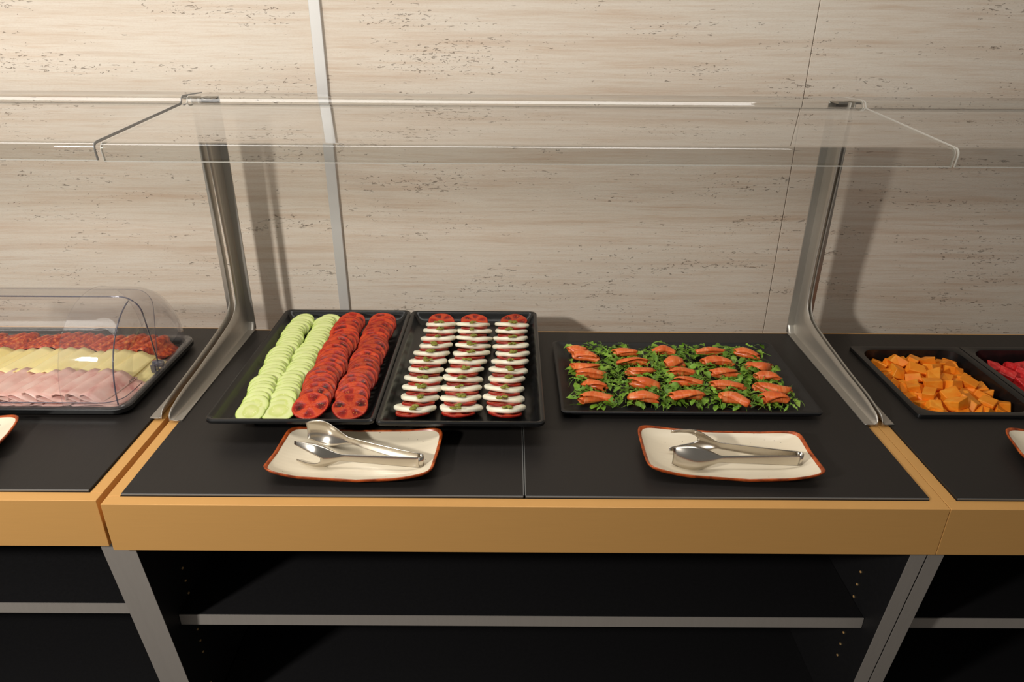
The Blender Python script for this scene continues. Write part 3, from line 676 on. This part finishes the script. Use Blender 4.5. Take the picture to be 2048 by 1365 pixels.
def heap(cx, cy, hw, hd, layers, name, meshes, group, lab, cat, seed):
    R = random.Random(seed); n = 0
    for z, nx, ny, hx, hy, zj in layers:
        for j in range(ny):
            for i in range(nx):
                x = cx - hx + 2 * hx * (i + 0.5 + R.uniform(-.24, .24)) / nx + (0.5 if j % 2 else 0) * hx / nx * 0.5; y = cy - hy + 2 * hy * (j + 0.5 + R.uniform(-.22, .22)) / ny
                o = put(name, meshes[R.randrange(len(meshes))], (x, y, z + R.uniform(-zj, zj)), (R.uniform(-.5, .5), R.uniform(-.5, .5), R.uniform(0, 6.28)), lab(i, j, nx, ny, z), cat, group); n += 1
ROWN = ['front', 'second', 'third', 'fourth', 'fifth', 'sixth', 'seventh', 'eighth', 'ninth', 'tenth', 'eleventh']
def lab_m(kind, pan_):
    def L(i, j, nx, ny, z):
        lay = 'on top' if z > -0.012 else 'in the upper layer' if z > -0.022 else 'low down'
        return f'{kind} chunk {lay}, {ROWN[i] + " from left" if i else "leftmost"}, {ROWN[j]} row{"" if j == 0 else " from front"}'
    return L
heap(0.9205, 0.4405, 0.1, 0.13, [(-0.032, 6, 8, 0.094, 0.126, .003), (-0.014, 6, 8, 0.096, 0.130, .004), (0.001, 4, 6, 0.074, 0.112, .005)], 'melon_chunk', mel, 'orange melon chunks in the pan', lab_m('orange melon', 'left'), 'melon chunk', 11)
heap(1.1840, 0.4405, 0.1, 0.13, [(-0.032, 5, 7, 0.096, 0.126, .003), (-0.012, 5, 6, 0.088, 0.116, .004)], 'watermelon_chunk', wat, 'red watermelon chunks in the pan', lab_m('red watermelon', 'right'), 'watermelon chunk', 12)

# ------------------------------------------------------------------ plates
def plate(cx, cy, w, d, rotz, label, sk=0.0):
    e = empty('plate', (cx, cy, PT), label, 'plate', 'cream plates with a terracotta rim', (0, 0, rotz))
    N = 96
    def outline(a, q):
        c, s_ = math.cos(a), math.sin(a); p = 2 / 9.0
        x = math.copysign(abs(c) ** p, c); y = math.copysign(abs(s_) ** p, s_)
        # sides bulge a little
        bx = 1 + 0.0 * (1 - y * y); by = 1 + 0.075 * (1 - x * x)
        return x * bx * w / 2 * q + sk * y * q, y * by * d / 2 * q
    def zz(x, y, q):
        lift = max(0, (q - 0.52) / 0.48) ** 1.7
        cx_ = (2 * x / w) ** 2
        return 0.0035 + lift * (0.0105 + 0.0165 * min(1, cx_) ** 1.2 * (0.4 + 0.6 * min(1, (2 * y / d) ** 2)))
    qs = [0.15, 0.3, 0.45, 0.58, 0.68, 0.78, 0.86, 0.92, 0.965]
    rim_q = [0.965, 0.985, 1.0, 1.006]
    v = [(0, 0, 0.0035)]; f = []
    for q in qs:
        for k in range(N):
            a = 2 * PI * k / N + 0.0001; x, y = outline(a, q); v.append((x, y, zz(x, y, q)))
    for k in range(N): f.append((0, 1 + k, 1 + (k + 1) % N))
    for j in range(len(qs) - 1):
        for k in range(N):
            a = 1 + j * N + k; b = 1 + j * N + (k + 1) % N; f.append((a, a + N, b + N, b))
    # underside
    o0 = len(v); us = [0.965, 0.9, 0.8, 0.66, 0.6, 0.58]
    for m, q in enumerate(us):
        for k in range(N):
            a = 2 * PI * k / N + 0.0001; x, y = outline(a, q); z = zz(x, y, q) - (0.0040 if m else 0.0045)
            if m >= 4: z = 0.0
            v.append((x, y, max(z, 0.0 if m >= 4 else 0.0008)))
    for j in range(len(us) - 1):
        for k in range(N):
            a = o0 + j * N + k; b = o0 + j * N + (k + 1) % N; f.append((a, a + N, b + N, b))
    f.append(tuple(o0 + (len(us) - 1) * N + k for k in range(N))[::-1])
    mesh('dish', v, f, 'plate', e, True)
    v = []; f = []
    sec = [(0.960, 0.0), (0.975, 0.0012), (0.992, 0.0010), (1.003, -0.0008), (0.998, -0.0034), (0.978, -0.0046), (0.955, -0.0045)]
    for k in range(N):
        a = 2 * PI * k / N + 0.0001
        for q, dz in sec:
            x, y = outline(a, q); v.append((x, y, zz(x, y, min(q, 1.0)) + dz + 0.0002))
    m = len(sec)
    for k in range(N):
        for j in range(m - 1):
            a = k * m + j; b = ((k + 1) % N) * m + j; f.append((a, b, b + 1, a + 1))
    rim = mesh('rim', v, f, 'plate_rim', e, True); rim['label'] = 'terracotta brown glazed rim'
    return e
plate(-0.3010, 0.1235, 0.292, 0.146, math.radians(-1.0), 'cream plate under the tongs nearest the left trays', 0.004)
plate(0.3640, 0.1300, 0.305, 0.142, math.radians(-3.2), 'cream plate under the tongs in front of the salmon', -0.004)
plate(-1.1020, 0.1590, 0.296, 0.146, math.radians(2.5), 'empty cream plate on the left counter, only its right end in view', -0.010)
plate(1.0420, 0.1250, 0.296, 0.146, math.radians(-6), 'empty cream plate on the right counter, only its left end in view', 0.006)

# ------------------------------------------------------------------ tongs
def tongs(loc, rotz, front, label, spread_b, spread_f, roll=0.0):
    e = empty('serving_tongs', loc, label, 'tongs', 'steel serving tongs lying on plates', (roll, 0, rotz))
    # spring end at +x; arms run to -x.  arm(side) side=+1 back (+y), -1 front
    def arm(side, kind, spread, z_lift):
        N, Mv = 40, 13; v = []; L = 0.222
        sp = 'spoon' if kind == 'spoon' else 'fork'
        for i in range(N):
            s = i / (N - 1)
            x = 0.1 - s * L
            yc = side * (0.0065 + spread * s ** 1.25) - side * 0.010 * max(0, (s - 0.80) / 0.2) ** 1.4
            if s < 0.62:
                wd = 0.0105 - 0.0038 * (s / 0.62) ** 1.3; cup = 0.0012
            else:
                q = (s - 0.62) / 0.38
                if kind == 'spoon': wd = 0.0067 + 0.0195 * math.sin(min(1.0, q / 0.62) * PI / 2) ** 1.3 - (0.009 * ((q - 0.62) / 0.38) ** 1.6 if q > 0.62 else 0)
                else: wd = 0.0067 + 0.0185 * math.sin(min(1.0, q / 0.55) * PI / 2) ** 1.3 - (0.0035 * ((q - 0.55) / 0.45) ** 1.5 if q > 0.55 else 0)
                cup = 0.0009 + 0.0120 * math.sin(PI * min(1, q * 0.92)) ** 0.8
            for j in range(Mv):
                t = -1 + 2 * j / (Mv - 1)
                tz = t
                if kind == 'fork' and s > 0.78:      # open the gap between the two prongs
                    g = ((s - 0.78) / 0.22) ** 0.5; t2 = math.copysign(max(abs(t), 0.0), t)
                    tz = math.copysign(0.02 + (0.50 + 0.14 * g) * g + (1 - 0.02 - (0.50 + 0.14 * g) * g) * abs(t), t) if abs(t) > 0.01 else 0.0
                y = yc + side * cup * (1 - tz * tz)
                v.append((x, y, 0.0165 + z_lift * s + tz * wd))
        skip = (lambda i, j: kind == 'fork' and i >= int(0.78 * (N - 1)) and j in (5, 6)) if kind == 'fork' else None
        f = grid_faces(N, Mv, skip=skip, flip=(side > 0))
        o = mesh(sp + '_arm', v, f, 'tong_steel', e, True); solid(o, 0.0013, 0)
        return o
    kinds = {'spoon': ('fork', 'spoon'), 'fork': ('spoon', 'fork')}[front]   # (back, front)
    arm(1, kinds[0], spread_b, 0.012); arm(-1, kinds[1], spread_f, 0.004)
    v = []; n = 14
    for i in range(n):
        a = -PI / 2 + PI * i / (n - 1)
        for tz in (-1, 1): v.append((0.1 + 0.0075 * math.cos(a), 0.0065 * math.sin(a), 0.0165 + tz * 0.0105))
    o = mesh('spring_bend', v, grid_faces(n, 2), 'tong_steel', e, True); solid(o, 0.0013, 0)
    return e
tongs((-0.2850, 0.1020, PT + 0.0055), math.radians(-5), 'fork', 'steel tongs with the fork in front, on the plate nearest the left trays', 0.060, 0.002)
tongs((0.3830, 0.1110, PT + 0.0055), math.radians(-3), 'spoon', 'steel tongs with the spoon in front, on the plate before the salmon', 0.028, 0.013)

# ------------------------------------------------------------------ roll-top display with sliced meat and cheese
RX1 = -0.783; RX0 = -1.330; RY0, RY1 = 0.264, 0.612
rcx, rcy = (RX0 + RX1) / 2, (RY0 + RY1) / 2; RW, RD = RX1 - RX0, RY1 - RY0
rt = empty('rolltop_display', (rcx, rcy, PT), 'clear roll-top display case over the ham, cheese and chorizo', 'display case')
ring_loft('base_tray', RW, RD, [(0.030, 0.0, 0.03), (0.012, 0.002, 0.034), (0.002, 0.007, 0.03), (0.0, 0.009, 0.03), (0.0, 0.017, 0.03), (0.0025, 0.0190, 0.029), (0.012, 0.0190, 0.022), (0.014, 0.018, 0.020), (0.020, 0.007, 0.018), (0.028, 0.005, 0.016)], 'tray', rt, n=7)
ring_loft('clear_flange', RW - 0.004, RD - 0.004, [(0.013, 0.0192, 0.022), (0.0, 0.0192, 0.028), (0.0, 0.0215, 0.028), (0.0015, 0.0230, 0.027), (0.011, 0.0230, 0.022), (0.013, 0.0215, 0.02)], 'cover', rt, n=7)
fg = rt.children[-1]
bm = bmesh.new(); bm.from_mesh(fg.data)
bmesh.ops.delete(bm, geom=[f_ for f_ in bm.faces if len(f_.verts) > 8], context='FACES_ONLY'); bmesh.ops.recalc_face_normals(bm, faces=bm.faces[:]); bm.to_mesh(fg.data); bm.free()
RR = 0.1660; cyc = -0.002; czc = 0.023
SHF = False
def shell(name, a0, a1, R0, mat='cover', xe=0.2625, left=-0.266, fillet=0.036, cap=True, nseg=30):
    """part-cylinder about the x axis with rounded shoulders and a flat end; angle 0 = towards the wall, 90 = up, 180 = towards the guest"""
    prof = [(left, R0), ((left + xe) / 2, R0), (xe - fillet, R0)]
    for k in range(1, 8):
        a = PI / 2 * k / 7; prof.append((xe - fillet + fillet * math.sin(a), R0 - fillet * (1 - math.cos(a))))
    if cap: prof += [(xe + 0.001, R0 * 0.45), (xe + 0.001, 0.006)]
    v = []
    for i in range(nseg + 1):
        a = a0 + (a1 - a0) * i / nseg
        for x, r in prof: v.append((x, cyc + r * math.cos(a), czc + r * math.sin(a) * 1.06))
    o = mesh(name, v, grid_faces(nseg + 1, len(prof), flip=SHF), mat, rt, True); autosmooth(o, 40)
    return o, prof
def fan_edge(par, prof, a, th=0.0016, wd=0.003):
    pts = [(x, cyc + r * math.cos(a), czc + r * math.sin(a) * 1.06) for x, r in prof]
    return sweep('cut_edge', pts, th, 'cover_edge', par, 6)
fixed, pf = shell('fixed_cover', 0.0, math.radians(97), RR)
rolling, pr = shell('rolling_cover', math.radians(72), PI, RR - 0.0035, xe=0.258)
hood, ph_ = shell('end_hood', 0.0, PI, RR + 0.003, xe=0.2655, left=0.150, fillet=0.055, cap=False)
sweep('hood_edge', [(0.150, cyc + (RR + 0.003) * math.cos(a), czc + (RR + 0.003) * math.sin(a) * 1.06) for a in [PI * k / 40 for k in range(41)]], 0.0009, 'cover', hood, 6)
fan_edge(fixed, pf, math.radians(97)); fan_edge(rolling, pr, math.radians(72), 0.0007)
fan_edge(rolling, pr[:-1], math.radians(178), 0.0010)
# shoulder seam: moulded line round the front shoulder
sweep('moulded_line', [(0.240 + 0.012 * abs(math.cos(a)), cyc + (RR - 0.008) * math.cos(a), czc + (RR - 0.008) * math.sin(a) * 1.06) for a in [math.radians(97 + 83 * k / 24) for k in range(25)]], 0.0015, 'cover_edge', rolling, 6)
hg = box('hinge', 0.260, 0.280, cyc - 0.010, cyc + 0.010, 0.026, 0.040, 'cover', rt, 0.002)
sweep('pivot_pin', [(0.252, cyc, 0.034), (0.272, cyc, 0.034)], 0.008, 'cover_edge', hg, 12)
for dy in (-0.007, 0.006): box('clip_tooth', 0.248, 0.258, cyc + dy - 0.002, cyc + dy + 0.002, 0.016, 0.034, 'cover_edge', hg, 0.0006)
# small printed mark on the cover's end
tcv = bpy.data.curves.new('printed_mark', 'FONT'); tcv.body = 'APSN'; tcv.size = 0.009; tcv.align_x = 'CENTER'; tcv.extrude = 0.0001; tcv.materials.append(MT['ink'])
_t = bpy.data.objects.new('text', tcv); tme = bpy.data.meshes.new_from_object(_t); bpy.data.objects.remove(_t); tmk = bpy.data.objects.new('printed_mark', tme); C.objects.link(tmk); tmk.parent = rolling
tmk.matrix_local = Matrix.Translation((0.2594, cyc - 0.105, czc + 0.024)) @ Matrix.Rotation(PI / 2, 4, 'Z') @ Matrix.Rotation(PI / 2, 4, 'X')

def fold_mesh(name, mat, wy, reach, rise, seed, dome=0.0, amp=0.0, ny=9):
    """a thin slice folded over: teardrop loop at the left, layers running out to the right"""
    R = random.Random(seed); ph = R.uniform(0, 6); v = []
    sec = [(reach * 0.95, 0.0), (reach * 0.55, 0.0015), (0.010, 0.003), (0.001, 0.006), (-0.004, rise * 0.55), (0.000, rise * 0.95), (0.009, rise), (0.020, rise * 0.86), (reach * 0.5, rise * 0.48), (reach * 0.78, rise * 0.18), (reach, 0.002)]
    for j in range(ny):
        t = -1 + 2 * j / (ny - 1); y = t * wy / 2
        k = math.sqrt(max(0.0, 1 - dome * t * t)); dg = 0.012 * t + 0.0015 * math.sin(3 * t + ph)
        lift = amp * math.cos(t * 2.2)
        for x, z in sec: v.append((dg + x * (0.55 + 0.45 * k), y + 0.002 * math.sin(x * 90 + ph), z * (0.75 + 0.25 * k) + lift * (x / reach if x > 0 else 0) * 0.3))
    me = bpy.data.meshes.new(name); me.from_pydata(v, [], grid_faces(ny, len(sec), flip=True)); me.update(); me.materials.append(MT[mat])
    me.polygons.foreach_set('use_smooth', [True] * len(me.polygons)); return me
BZ = PT + 0.0065
def folds(name, mat, n, xr, pitch, y, wy, reach, rise, lab, cat, group, dome, seed, zt=0.0):
    ms = [fold_mesh(name, mat, wy, reach, rise, seed + s, dome) for s in range(4)]
    R = random.Random(seed)
    for i in range(n):
        o = put(name, ms[i % 4], (xr - i * pitch + R.uniform(-.002, .002), y + R.uniform(-.002, .002), BZ + 0.002 + (0.004 if i else 0) + R.uniform(0, .001)), (0, math.radians(-7 if i else 0), R.uniform(-.03, .03)),
            lab % ('first' if i == 0 else ORD[i]), cat, group)
        o.rotation_euler.z = R.uniform(-.09, .09); o.location.y += R.uniform(-.003, .003); o.scale.z = R.uniform(.85, 1.15)
        solid(o, 0.0012, 0)
folds('ham_slice', 'ham', 16, -0.866, 0.0275, 0.336, 0.106, 0.066, 0.030, 'folded pink ham slice, %s from the right end of the ham row', 'ham slice', 'folded ham slices under the cover', 0.25, 60)
folds('cheese_slice', 'cheese', 15, -0.872, 0.0300, 0.430, 0.112, 0.076, 0.031, 'folded pale yellow cheese slice, %s from the right end of the cheese row', 'cheese slice', 'folded cheese slices under the cover', 0.1, 80)
folds('chorizo_slice', 'chorizo', 18, -0.852, 0.0250, 0.528, 0.078, 0.044, 0.034, 'folded red chorizo slice, %s from the right end of the chorizo row', 'chorizo slice', 'folded chorizo slices under the cover', 0.75, 100)
